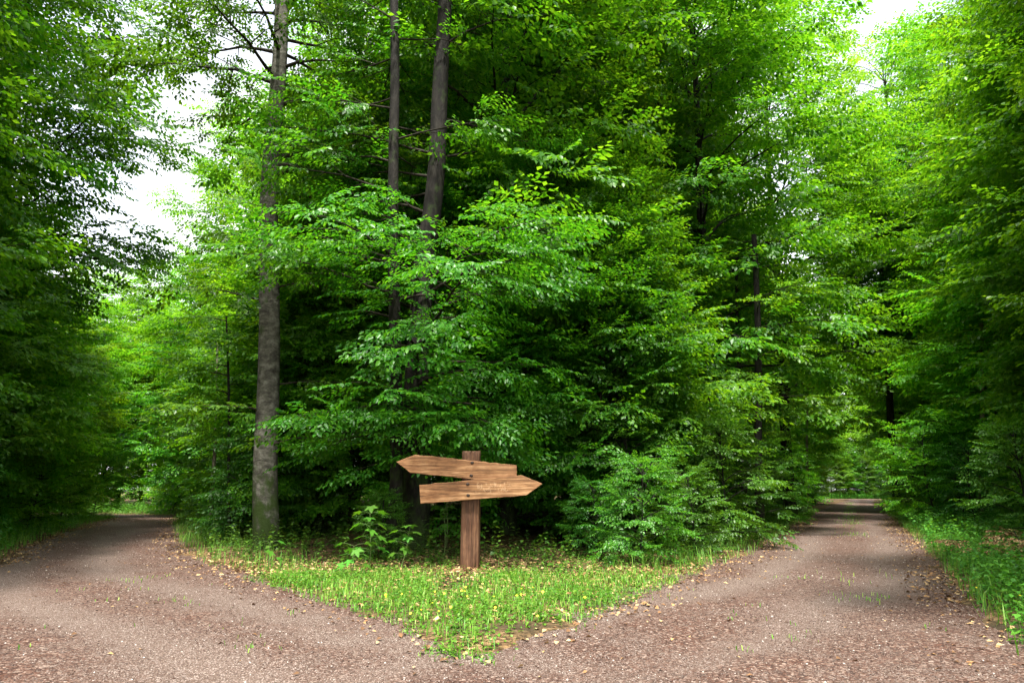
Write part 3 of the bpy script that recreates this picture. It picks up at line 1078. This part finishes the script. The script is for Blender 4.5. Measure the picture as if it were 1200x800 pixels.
# ------------------------------------------------------------------ trunks seen at the edges of the tracks
def slim_trunk(px0, py0, px1, py1, Y, r0, r1, label, bark, name='slender_tree', zt=8.0, leaves=True, seed=1, z0=2.5, nl=16, l0=1.6, front=0):
    bx = D(px0, py0, Y)[0]
    base = np.array([bx, Y, zat(bx, Y)])
    top = D(px1, py1, Y) - base
    d = top / max(0.5, top[2])
    b = Buf()
    P = trunk_tube(b, np.array([[0, 0, -0.2], d * zt * 0.5, d * zt]), r0, r1, 10, 0.25, seed)
    T = Tree(seed * 7 + 1)
    if leaves:
        for k in range(nl):
            z = z0 + (zt - z0) * (k + 0.5) / nl
            T.limb(at_height(P, z), T.r.uniform(0, 6.28) if k % 2 or k / nl > 0.8 or not front else -pi / 2 - 0.4 + T.r.normal(0, 0.6), l0 * T.r.uniform(0.6, 1.1) * (1 - 0.4 * k / nl), 0.3, -0.1, 0.014, sprs=1.7 if Y > 40 else 1.0)
    return put_tree(name, T, b, bark, 'far_leaf', SPRAY_LO, base, label)


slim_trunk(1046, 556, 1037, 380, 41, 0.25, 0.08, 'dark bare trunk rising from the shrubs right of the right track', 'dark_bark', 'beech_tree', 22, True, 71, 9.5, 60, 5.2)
slim_trunk(1148, 606, 1150, 480, 25.0, 0.085, 0.05, 'thin pale grey trunk on the grassy right verge', 'pale_bark', 'slender_tree', 9, True, 72, 3.0, 30, 2.2)
slim_trunk(889, 590, 890, 545, 20, 0.13, 0.08, 'stout dark trunk in the undergrowth left of the right track', 'dark_bark', 'beech_tree', 9, True, 73, 2.6, 14, 2.0)
slim_trunk(867, 588, 868, 540, 22, 0.09, 0.05, 'narrow dark trunk beside the stout one left of the right track', 'dark_bark', 'beech_tree', 9, True, 74, 3.0, 12, 1.8)
slim_trunk(944, 575, 946, 545, 45, 0.10, 0.06, 'grey trunk near the far end of the right track', 'pale_bark', 'slender_tree', 9, True, 75, 3.5, 12, 1.6)
slim_trunk(248, 612, 250, 540, 22, 0.065, 0.035, 'thin pale trunk left of the grey beech', 'pale_bark', 'slender_tree', 6, True, 76, 3.0, 10, 1.2)
slim_trunk(276, 575, 267, 470, 18.5, 0.05, 0.025, 'thin dark sapling trunk between the pale one and the grey beech', 'dark_bark', 'slender_tree', 6, True, 77, 3.4, 10, 1.3)


# ------------------------------------------------------------------ signpost
def signpost():
    gx, gy = G(550, 671)
    root = thing('signpost', (gx, gy, zat(gx, gy)), 'weathered wooden signpost with two blank arrow boards pointing opposite ways', 'signpost')
    o = np.array(root.location)
    pxm = gy / 800 * 1.0

    def loc(px, py, y=0.0):
        return D(px, py, gy + y) - o
    # post: rough squared timber with drying cracks
    wpost = (loc(562, 620)[0] - loc(539, 620)[0]) / 2
    b = Buf()
    k = 56
    th = np.linspace(0, 2 * pi, k, endpoint=False)
    r = np.random.default_rng(8)
    c, s = np.cos(th), np.sin(th)
    prof = (np.abs(c) ** 5 + np.abs(s) ** 5) ** (-1 / 5)
    crack = np.ones(k)
    for j in (40, 43, 45, 50, 33, 37, 5, 12, 22, 28):
        crack[j] = 0.90 + 0.05 * r.random()
    for j in (42, 47):
        crack[j] = 0.83
    z0, z1 = -0.2, loc(551, 529)[2]
    nz_ = 26
    rings = []
    xc = loc(551, 600)[0]
    for i in range(nz_):
        t = i / (nz_ - 1)
        z = z0 + (z1 - z0) * t
        w = wpost * (1.0 - 0.03 * t) * prof * (1 - (1 - crack) * (0.35 + 0.65 * np.abs(np.sin(t * 5 + th * 2)))) * (1 + r.normal(0, 0.006, k))
        zz = z + (r.normal(0, 0.012, k) if i == nz_ - 1 else 0)
        rings.append(np.stack([xc + w * c, w * s * 0.95 + wpost, np.broadcast_to(zz, (k,))], -1))
    # a low broken cap
    rings.append(np.stack([xc + wpost * 0.9 * prof * c, wpost * 0.86 * prof * s + wpost, np.full(k, z1 + 0.012)], -1))
    n = len(rings)
    i = np.arange(n - 1)[:, None] * k
    j = np.arange(k)[None, :]
    j2 = (j + 1) % k
    q = np.stack([i + j, i + j2, i + k + j2, i + k + j], -1).reshape(-1, 4)
    v = np.concatenate(rings + [np.array([[xc, wpost, z1 + 0.016]])])
    ctr = n * k
    tris = np.array([[(n - 1) * k + a, (n - 1) * k + (a + 1) % k, ctr] for a in range(k)])
    b.add(v, tris=tris, quads=q)
    link('post', b.mesh('post', wood_mat('post_wood', (0.020, 0.009, 0.005), (0.10, 0.050, 0.027), (0.22, 0.122, 0.068), 2)), root)

    def board(name, outline, y0, y1, material, seed):
        """outline in picture points, walked clockwise; bevelled plank with uneven sawn edges"""
        rr = np.random.default_rng(seed)
        pts = []
        m = len(outline)
        for a in range(m):
            p0, p1 = np.array(outline[a], float), np.array(outline[(a + 1) % m], float)
            nseg = max(2, int(np.linalg.norm(p1 - p0) / 6))
            for e in range(nseg):
                p = p0 + (p1 - p0) * e / nseg
                if e:
                    nn = np.array([-(p1 - p0)[1], (p1 - p0)[0]])
                    p = p + nn / np.linalg.norm(nn) * rr.normal(0, 0.22)
                pts.append(p)
        P3d = np.array([loc(px, py) for px, py in pts])
        cen = P3d.mean(0)
        org = Vector(cen)
        P2 = P3d - cen
        m = len(P2)
        nxt = np.roll(P2, -1, 0)
        prv = np.roll(P2, 1, 0)
        tn = unit(nxt - prv)
        inn = np.stack([tn[:, 2], 0 * tn[:, 0], -tn[:, 0]], -1)
        if (inn * P2).sum(1).mean() > 0:
            inn = -inn
        bev = 0.006
        yc = 0
        rings = [P2 + inn * bev + [0, y0, 0], P2 + [0, y0 + bev, 0], P2 + [0, y1 - bev, 0], P2 + inn * bev + [0, y1, 0]]
        import bmesh
        bm = bmesh.new()
        vv = [[bm.verts.new((p[0], p[1], p[2])) for p in rg] for rg in rings]
        for a in range(3):
            for e in range(m):
                bm.faces.new((vv[a][e], vv[a][(e + 1) % m], vv[a + 1][(e + 1) % m], vv[a + 1][e]))
        bm.faces.new(vv[0][::-1])
        bm.faces.new(vv[3])
        bmesh.ops.recalc_face_normals(bm, faces=bm.faces)
        bmesh.ops.triangulate(bm, faces=[f for f in bm.faces if len(f.verts) > 4])
        me = bpy.data.meshes.new(name)
        bm.to_mesh(me)
        bm.free()
        me.materials.append(material)
        o2 = link(name, me, root)
        o2.location = org
        return o2
    wa = wood_mat('upper_board_wood', (0.030, 0.013, 0.006), (0.225, 0.114, 0.050), (0.47, 0.285, 0.15), 0)
    wb = wood_mat('lower_board_wood', (0.033, 0.014, 0.006), (0.235, 0.120, 0.052), (0.485, 0.30, 0.16), 0, (-0.02, 0.50, -0.05, 0.11))
    u = board('arrow_board', [(465, 541), (487, 532.5), (605.5, 545), (605.5, 566), (481, 554)], -0.038, 0.004, wa, 4)
    u['label'] = 'upper board with its point to the left'
    l_ = board('arrow_board', [(492, 568), (611, 556.5), (635.5, 566.5), (617, 580), (493.5, 590)], -0.080, -0.0395, wb, 6)
    l_['label'] = 'lower board with its point to the right and worn scratches'
    # packing piece between the post and the lower board
    pb = Buf()
    a, c2 = loc(543, 571), loc(560, 584)
    x0, x1, zb, zt = a[0], c2[0], c2[2], a[2]
    vv = [(x, y, z) for z in (zb, zt) for y in (-0.0395, 0.03) for x in (x0, x1)]
    pb.add(vv, quads=[[0, 1, 5, 4], [2, 6, 7, 3], [0, 4, 6, 2], [1, 3, 7, 5], [0, 2, 3, 1], [4, 5, 7, 6]])
    link('packing_block', pb.mesh('packing_block', wa), root)

    def nail(px, py, y):
        p = loc(px, py)
        nb = Buf()
        t8 = np.arange(10) * 2 * pi / 10
        rg = [np.stack([p[0] + q_ * np.cos(t8) * 1.25, np.full(10, y + e), p[2] + q_ * np.sin(t8)], -1) for q_, e in ((0.022, 0.0), (0.023, -0.005), (0.015, -0.010))]
        v = np.concatenate(rg + [np.array([[p[0], y - 0.009, p[2]]])])
        q = [[i_ * 10 + e, i_ * 10 + (e + 1) % 10, i_ * 10 + 10 + (e + 1) % 10, i_ * 10 + 10 + e] for i_ in range(2) for e in range(10)]
        nb.add(v, tris=[[20 + e, 20 + (e + 1) % 10, 30] for e in range(10)], quads=q)
        link('nail', nb.mesh('nail', M['nail'], True), root)
    nail(553.5, 542, -0.038)
    nail(552.5, 557, -0.038)
    nail(548.5, 567, -0.080)
    nail(549, 580, -0.080)
    return root


signpost()


# ------------------------------------------------------------------ saplings and herbs by the sign
def maple_leaf_mesh():
    ang = [0, 14, 34, 44, 58, 78, 96, 120, 140, 165]
    rad = [1.0, 0.72, 0.42, 0.62, 0.86, 0.52, 0.36, 0.55, 0.32, 0.14]
    pts = [(0, 0, 0.0)]
    full = [(a, r_) for a, r_ in zip(ang, rad)]
    full = [(-a, r_) for a, r_ in full[:0:-1]] + full
    for a, r_ in full:
        x, y = r_ * cos(R(a)), r_ * sin(R(a))
        pts.append((x * 0.85 + 0.15, y * 0.8, -0.10 * r_ * r_ + 0.06 * abs(y)))
    b = Buf()
    n = len(full)
    b.add(pts, tris=[[0, i, i + 1] for i in range(1, n)])
    return b.mesh('leaf', M['herb_leaf'])


MAPLE = maple_leaf_mesh()


def maple(px, py, height, label, n_pairs, seed, lsz=0.13, lean=0.0):
    gx, gy = G(px, py)
    root = thing('maple_sapling', (gx, gy, zat(gx, gy)), label, 'sapling', 'young saplings by the sign')
    r = np.random.default_rng(seed)
    b = Buf()
    z = np.linspace(0, height, 7)
    P = np.stack([lean * z + 0.02 * np.sin(z * 5), 0.02 * np.cos(z * 6), z], -1)
    b.tube(P, np.linspace(0.010, 0.004, 7), 6)
    items = []
    for k in range(n_pairs):
        zz = height * (0.30 + 0.70 * k / max(1, n_pairs - 1))
        p = np.array([np.interp(zz, z, P[:, i]) for i in range(3)])
        a0 = k * pi / 2 + r.normal(0, 0.2)
        for e in range(2):
            a = a0 + e * pi + r.normal(0, 0.25)
            ln = lsz * r.uniform(0.7, 1.3)
            q = p + np.array([cos(a) * ln, sin(a) * ln, ln * 0.25])
            b.tube(np.array([p, (p + q) / 2 + [0, 0, 0.012], q]), 0.003, 3)
            items.append((q, a, lsz * r.uniform(0.8, 1.25)))
    link('stem', b.mesh('stem', M['stem']), root)
    for q, a, s in items:
        o = link('leaf', MAPLE, root)
        o.location = q
        o.rotation_euler = (r.normal(0, 0.25), 0.35 + r.normal(0, 0.2), a)
        o.scale = (s, s, s)
    return root


maple(432, 668, 0.95, 'young maple sapling with broad pale leaves left of the sign', 8, 1, 0.17)
maple(470, 667, 0.62, 'low maple sapling with spreading leaves close to the post', 6, 2, 0.16, 0.2)
maple(412, 676, 0.42, 'smallest maple seedling nearest the left track', 5, 3, 0.15)
maple(520, 660, 0.85, 'upright maple sapling directly left of the signpost', 7, 4, 0.12)
maple(523, 650, 1.75, 'tallest maple sapling showing above and behind the arrow boards', 8, 5, 0.12)
maple(313, 668, 0.40, 'low maple seedling at the foot of the grey beech', 3, 6, 0.14)


def herb_template(r, h, n, leaf):
    """nettle-like herb: leaf pairs up a stem"""
    pos, dr, sz = [], [], []
    for k in range(n):
        z = h * (0.2 + 0.8 * k / max(1, n - 1))
        a0 = k * pi / 2 + r.normal(0, 0.3)
        for e in (0, pi):
            a = a0 + e + r.normal(0, 0.2)
            pos.append([0.02 * z, 0, z])
            el = r.uniform(-0.5, 0.25)
            dr.append([cos(a) * cos(el), sin(a) * cos(el), sin(el)])
            sz.append(leaf * r.uniform(0.7, 1.2) * (1.1 - 0.4 * k / n))
    dr = np.array(dr)
    b = Buf()
    b.instances(LEAF4_V * [1, 1.25, 1], LEAF4_T, None, np.array(pos), frames(dr, np.tile([0.0, 0, 1], (len(dr), 1)) + r.normal(0, 0.2, dr.shape)), np.array(sz))
    b.add([[-0.003, 0, 0], [0.003, 0, 0], [0.02 * h, 0, h]], tris=[[0, 1, 2]])
    return np.concatenate(b.v), np.concatenate(b.t), None


HERBS = [herb_template(_r, h, n, lf) for h, n, lf in ((0.30, 5, 0.085), (0.42, 6, 0.09), (0.55, 7, 0.10), (0.18, 3, 0.07), (0.12, 3, 0.055))]


def zrot(a):
    c, s, o, z = np.cos(a), np.sin(a), np.ones_like(a), np.zeros_like(a)
    return np.stack([np.stack([c, -s, z], -1), np.stack([s, c, z], -1), np.stack([z, z, o], -1)], 1)


def scatter(n, x0, x1, y0, y1, accept, seed):
    r = np.random.default_rng(seed)
    x, y = r.uniform(x0, x1, n), r.uniform(y0, y1, n)
    p = accept(x, y, sd(x, y))
    m = r.random(n) < p
    x, y = x[m], y[m]
    return np.stack([x, y, floor_z(x, y)], -1), r


sign_xy = G(550, 671)


def herb_patch(name, label, accept, box, n, which, smin, smax, seed):
    P, r = scatter(n, *box, accept, seed)
    b = Buf()
    k = r.integers(0, len(which), len(P))
    for i, w in enumerate(which):
        m = k == i
        v, t, q = HERBS[w]
        b.instances(v, t, q, P[m], zrot(r.uniform(0, 6.28, m.sum())), r.uniform(smin, smax, m.sum()))
    return link(name, b.mesh(name, M['herb_leaf']), kind='stuff', label=label)


front_y = sign_xy[1]
def right_verge(x, y, s):
    return np.where((x > 2.5) & (s > 0.1) & (x > np.interp(y, E4[:, 1], E4[:, 0])), smooth(0.05, 0.7, s) * smooth(8, 5, s), 0)


herb_patch('undergrowth', 'nettles and herbs covering the near verge right of the right track', right_verge, (3, 14, 4.2, 16), 14000, (0, 1, 3, 4, 3), 0.6, 1.1, 81)
herb_patch('undergrowth', 'herbs on the far verge right of the right track', lambda x, y, s: right_verge(x, y, s) * (y >= 16), (8, 32, 16, 50), 22000, (0, 1, 2, 4), 0.7, 1.2, 84)
herb_patch('undergrowth', 'green bank beyond the bend of the left track', lambda x, y, s: smooth(0.2, 0.8, s) * smooth(7, 4, s) * (y > 38), (-40, -12, 38, 50), 6000, (0, 1, 2), 0.8, 1.3, 85)
herb_patch('undergrowth', 'low plants under the far wood beyond the end of the right track', lambda x, y, s: smooth(0.2, 0.8, s) * (y > 110), (40, 75, 110, 122), 5000, (1, 2), 1.2, 2.0, 86)
herb_patch('undergrowth', 'herbs and low plants along the wedge edge of both tracks',
           lambda x, y, s: in_wedge(x, y) * smooth(0.15, 0.7, s) * smooth(5.0, 3.0, s) * np.where(y < front_y + 0.4, 0.0, 1.0) * (0.35 + 0.65 * smooth(0.35, 0.6, vnoise(x, y, 0.8, 9))),
           (-18, 30, 9, 45), 42000, (0, 1, 2, 3, 4), 0.6, 1.15, 82)
herb_patch('undergrowth', 'herbs and low plants along the outer edge of the left track',
           lambda x, y, s: np.where((x < np.interp(y, E3[:, 1], E3[:, 0])), smooth(0.1, 0.6, s) * smooth(4, 2.0, s), 0),
           (-26, -6, 7, 38), 14000, (0, 1, 3, 4), 0.6, 1.1, 83)


# ------------------------------------------------------------------ grass, litter, stones, flowers
def blades(P, r, hmin, hmax, name, label):
    n = len(P)
    h = r.uniform(hmin, hmax, n)
    a = r.uniform(0, 6.28, n)
    w = r.uniform(0.0025, 0.006, n)
    bend = r.uniform(0.1, 0.75, n) * h
    dx, dy = np.cos(a), np.sin(a)
    v = np.zeros((n, 5, 3))
    v[:, 0] = P + np.stack([-dy * w, dx * w, -0.01 + 0 * h], -1)
    v[:, 1] = P + np.stack([dy * w, -dx * w, -0.01 + 0 * h], -1)
    v[:, 2] = P + np.stack([dy * w * 0.8 + dx * bend * 0.35, -dx * w * 0.8 + dy * bend * 0.35, h * 0.6], -1)
    v[:, 3] = P + np.stack([-dy * w * 0.8 + dx * bend * 0.35, dx * w * 0.8 + dy * bend * 0.35, h * 0.6], -1)
    v[:, 4] = P + np.stack([dx * bend, dy * bend, h * (1 - 0.25 * bend / h)], -1)
    o = np.arange(n)[:, None] * 5
    b = Buf()
    b.add(v.reshape(-1, 3), tris=o + np.array([[3, 2, 4]]), quads=o + np.array([[0, 1, 2, 3]]))
    return link(name, b.mesh(name, M['grass_blade']), kind='stuff', label=label)


def tongue(x, y, s):
    d = vnoise(x, y, 0.9, 12)
    f = in_wedge(x, y) * smooth(-0.35, 0.15, s + (vnoise(x, y, 2.2, 13) - 0.5) * 0.7)
    near = smooth(front_y + 0.5, front_y - 1.2, y)
    f = f * np.where((np.abs(x - sign_xy[0]) < 0.3) & (np.abs(y - sign_xy[1] + 0.15) < 0.3), 0.12, 1)
    return f * (0.12 + 0.88 * near) * smooth(0.36, 0.72, d + 0.20 * near) * np.where(y < front_y + 2.5, 1, 0)


P, r_ = scatter(60000, -6, 6, 4.8, 14, tongue, 91)
blades(P, r_, 0.025, 0.12, 'grass', 'short bright grass on the tongue of land in front of the sign')
P, r_ = scatter(26000, -4, 5, 5, 13.5, lambda x, y, s: np.maximum(tongue(x, y, s), 0.25 * in_wedge(x, y) * smooth(0, 0.5, s)) * (0.3 + 0.7 * smooth(0.45, 0.65, vnoise(x, y, 1.1, 14))), 92)
b = Buf()
k_ = r_.integers(0, 2, len(P))
for i_, w_ in enumerate((3, 4)):
    m_ = k_ == i_
    v_, t_, q_ = HERBS[w_]
    b.instances(v_, t_, q_, P[m_], zrot(r_.uniform(0, 6.28, m_.sum())), r_.uniform(0.35, 0.75, m_.sum()))
link('clover', b.mesh('clover', M['herb_leaf']), kind='stuff', label='small broad-leaved weeds among the grass')
P, r_ = scatter(260000, -26, 30, 5, 45, lambda x, y, s: np.where(in_wedge(x, y) & (y < front_y), 0, smooth(0.0, 0.25, s) * smooth(2.2, 0.8, s)) * (0.3 + 0.7 * smooth(0.3, 0.6, vnoise(x, y, 0.9, 23))), 93)
blades(P, r_, 0.10, 0.32, 'verge_grass', 'longer grass fringing both tracks')
# sparse tufts on the tracks
mid = np.array([((W(970, 594)[0] + W(1020, 590)[0]) / 2, W(985, 592)[1])])
c0, c1 = np.array(G(1000, 640)), np.array(G(996, 588))


def strip(x, y, s):
    t = np.clip((y - c0[1]) / (c1[1] - c0[1]), -0.35, 1)
    cx = c0[0] + (c1[0] - c0[0]) * t
    return np.exp(-((x - cx) / 0.42) ** 2) * smooth(0.42, 0.62, vnoise(x, y, 0.6, 15)) * (0.25 + 0.75 * smooth(12, 22, y))


P, r_ = scatter(150000, 4, 40, 8, 80, strip, 94)
P[:, 2] = track_z(P[:, 0], P[:, 1])
blades(P, r_, 0.03, 0.11, 'grass', 'thin strip of grass down the middle of the right track')
P, r_ = scatter(9000, -6, 5, 5.2, 11, lambda x, y, s: np.where(s < -0.1, smooth(0.78, 0.86, vnoise(x, y, 2.4, 16)), 0) * 0.45, 95)
P[:, 2] = track_z(P[:, 0], P[:, 1])
blades(P, r_, 0.02, 0.055, 'grass', 'scattered green tufts growing out of the gravel')


def litter(P, r, name, label, smin=0.035, smax=0.075, lift=0.012):
    n = len(P)
    P = P + np.stack([0 * P[:, 0], 0 * P[:, 0], r.uniform(0.002, lift, n)], -1)
    a = r.uniform(0, 6.28, n)
    d = np.stack([np.cos(a), np.sin(a), r.normal(0, 0.18, n)], -1)
    up = np.stack([r.normal(0, 0.35, n), r.normal(0, 0.35, n), np.ones(n)], -1)
    b = Buf()
    b.instances(LEAF4_V * [1, 1.1, 2.0], LEAF4_T, None, P, frames(d, up), r.uniform(smin, smax, n))
    return link(name, b.mesh(name, M['litter']), kind='stuff', label=label)


P, r_ = scatter(230000, -22, 24, 4.6, 34, lambda x, y, s: np.exp(-((s - 0.0) / 0.36) ** 2) * (0.25 + 0.75 * smooth(0.35, 0.6, vnoise(x, y, 0.7, 17))) * np.where(y < 14, 1, 0.6), 96)
P[:, 2] = np.maximum(P[:, 2], track_z(P[:, 0], P[:, 1]))
litter(P, r_, 'leaf_litter', 'dry brown leaves drifted along the edges of the gravel')
P, r_ = scatter(22000, -7, 7, 7, 15, lambda x, y, s: in_wedge(x, y) * smooth(0.0, 0.4, s) * (0.18 + np.exp(-((y - front_y + 0.3) / 1.7) ** 2)), 97)
litter(P, r_, 'leaf_litter', 'tan fallen leaves on the ground round the foot of the sign', 0.04, 0.085, 0.03)
P, r_ = scatter(4000, -8, 12, 5, 25, lambda x, y, s: np.where(s < 0, 0.22, 0), 98)
P[:, 2] = track_z(P[:, 0], P[:, 1])
litter(P, r_, 'leaf_litter', 'single dry leaves scattered over the gravel', 0.03, 0.06)

OCT = np.array([[1, 0, 0], [-1, 0, 0], [0, 1, 0], [0, -1, 0], [0, 0, 0.6], [0, 0, -0.6]], float)
OCT = OCT * _r.uniform(0.75, 1.1, (6, 1)) + _r.normal(0, 0.08, (6, 3))
OCT_T = np.array([[0, 2, 4], [2, 1, 4], [1, 3, 4], [3, 0, 4], [2, 0, 5], [1, 2, 5], [3, 1, 5], [0, 3, 5]])
P, r_ = scatter(330000, -12, 12, 4.6, 22, lambda x, y, s: np.where(s < 0.2, np.clip((7.0 / y) ** 1.5, 0, 1) * (0.35 + 0.65 * smooth(0.35, 0.65, vnoise(x, y, 0.8, 18))) * (1 - 0.6 * wheel(x, y)), 0) * 0.95, 99)
P[:, 2] = track_z(P[:, 0], P[:, 1]) - 0.025 * wheel(P[:, 0], P[:, 1]) + 0.001
n_ = len(P)
a_ = r_.uniform(0, 6.28, n_)
F_ = frames(np.stack([np.cos(a_), np.sin(a_), r_.normal(0, 0.2, n_)], -1), np.stack([r_.normal(0, 0.25, n_), r_.normal(0, 0.25, n_), np.ones(n_)], -1))
b = Buf()
b.instances(OCT, OCT_T, None, P, F_, (0.004 + 0.0075 * r_.random(n_) ** 2.0 + np.where(r_.random(n_) < 0.012, 0.009, 0)) * (0.8 + 0.035 * P[:, 1]))
link('gravel', b.mesh('gravel', M['stone']), kind='stuff', label='loose stones lying on the track')


def flowers(P, r, label):
    n = len(P)
    P = P + np.stack([0 * P[:, 0], 0 * P[:, 0], r.uniform(0.06, 0.2, n)], -1)
    t = np.arange(6) * 2 * pi / 6
    v = np.concatenate([np.stack([np.cos(t), np.sin(t), 0.25 + 0 * t], -1), [[0, 0, 0]]])
    b = Buf()
    up = np.stack([r.normal(0, 0.3, n), -0.4 + r.normal(0, 0.3, n), np.ones(n)], -1)
    b.instances(v, np.array([[i, (i + 1) % 6, 6] for i in range(6)]), None, P, frames(np.tile([1.0, 0, 0], (n, 1)), up), r.uniform(0.008, 0.016, n))
    return link('flowers', b.mesh('flowers', M['flower']), kind='stuff', label=label)


P, r_ = scatter(1500, 3, 9, 5, 12, lambda x, y, s: np.where((s > 0.15) & (s < 2.0) & (x > 3), smooth(0.5, 0.7, vnoise(x, y, 0.9, 19)), 0) * 0.35, 100)
flowers(P, r_, 'yellow flowers dotted over the right verge')
P, r_ = scatter(300, -1.5, 1.2, 6.8, 8.2, lambda x, y, s: np.where(s > 0.1, 0.14, 0), 101)
flowers(P, r_, 'few yellow flowers in the grass tongue')


# ------------------------------------------------------------------ dead brown brush on the right verge
def far_wood():
    r = np.random.default_rng(141)
    n = 9000
    x, y = r.uniform(-95, 130, n), r.uniform(66, 150, n)
    m = (sd(x, y) > 5)
    x, y = x[m][:2100], y[m][:2100]
    n = len(x)
    P = np.stack([x, y, 0.2 + 11 * r.random(n) ** 1.3], -1)
    a = r.uniform(0, 6.28, n)
    F = frames(np.stack([np.cos(a), np.sin(a), r.normal(-0.15, 0.2, n)], -1), np.stack([r.normal(0, 0.3, n), r.normal(0, 0.3, n), np.ones(n)], -1))
    b = Buf()
    v, t, q = SPRAY_LO[0]
    b.instances(v, t, q, P, F, r.uniform(3.0, 5.0, n))
    link('far_wood', b.mesh('far_wood', M['far_leaf']), kind='stuff', label='mass of foliage far back in the wood')


far_wood()


def dead_brush():
    x, y = (1192 - 600) / 800 * 12.5, 12.5
    root = thing('dead_branch', (x, y, zat(x, y)), 'heap of dead twigs with brown leaves at the right edge of the verge', 'branch')
    T = Tree(131)
    for k in range(9):
        T.limb(np.array([T.r.normal(0, 0.2), T.r.normal(0, 0.2), 0.05]), T.r.uniform(0, 6.28), T.r.uniform(0.6, 1.1), T.r.uniform(0.3, 1.0), 0.1, 0.012, dens=0.8, sprs=0.5)
    link('twigs', T.wood.mesh('twigs', M['twig_bark']), root, kind='stuff')
    link('leaves', T.crown(SPRAY_LO, 'leaves', M['litter']), root, kind='stuff')


dead_brush()
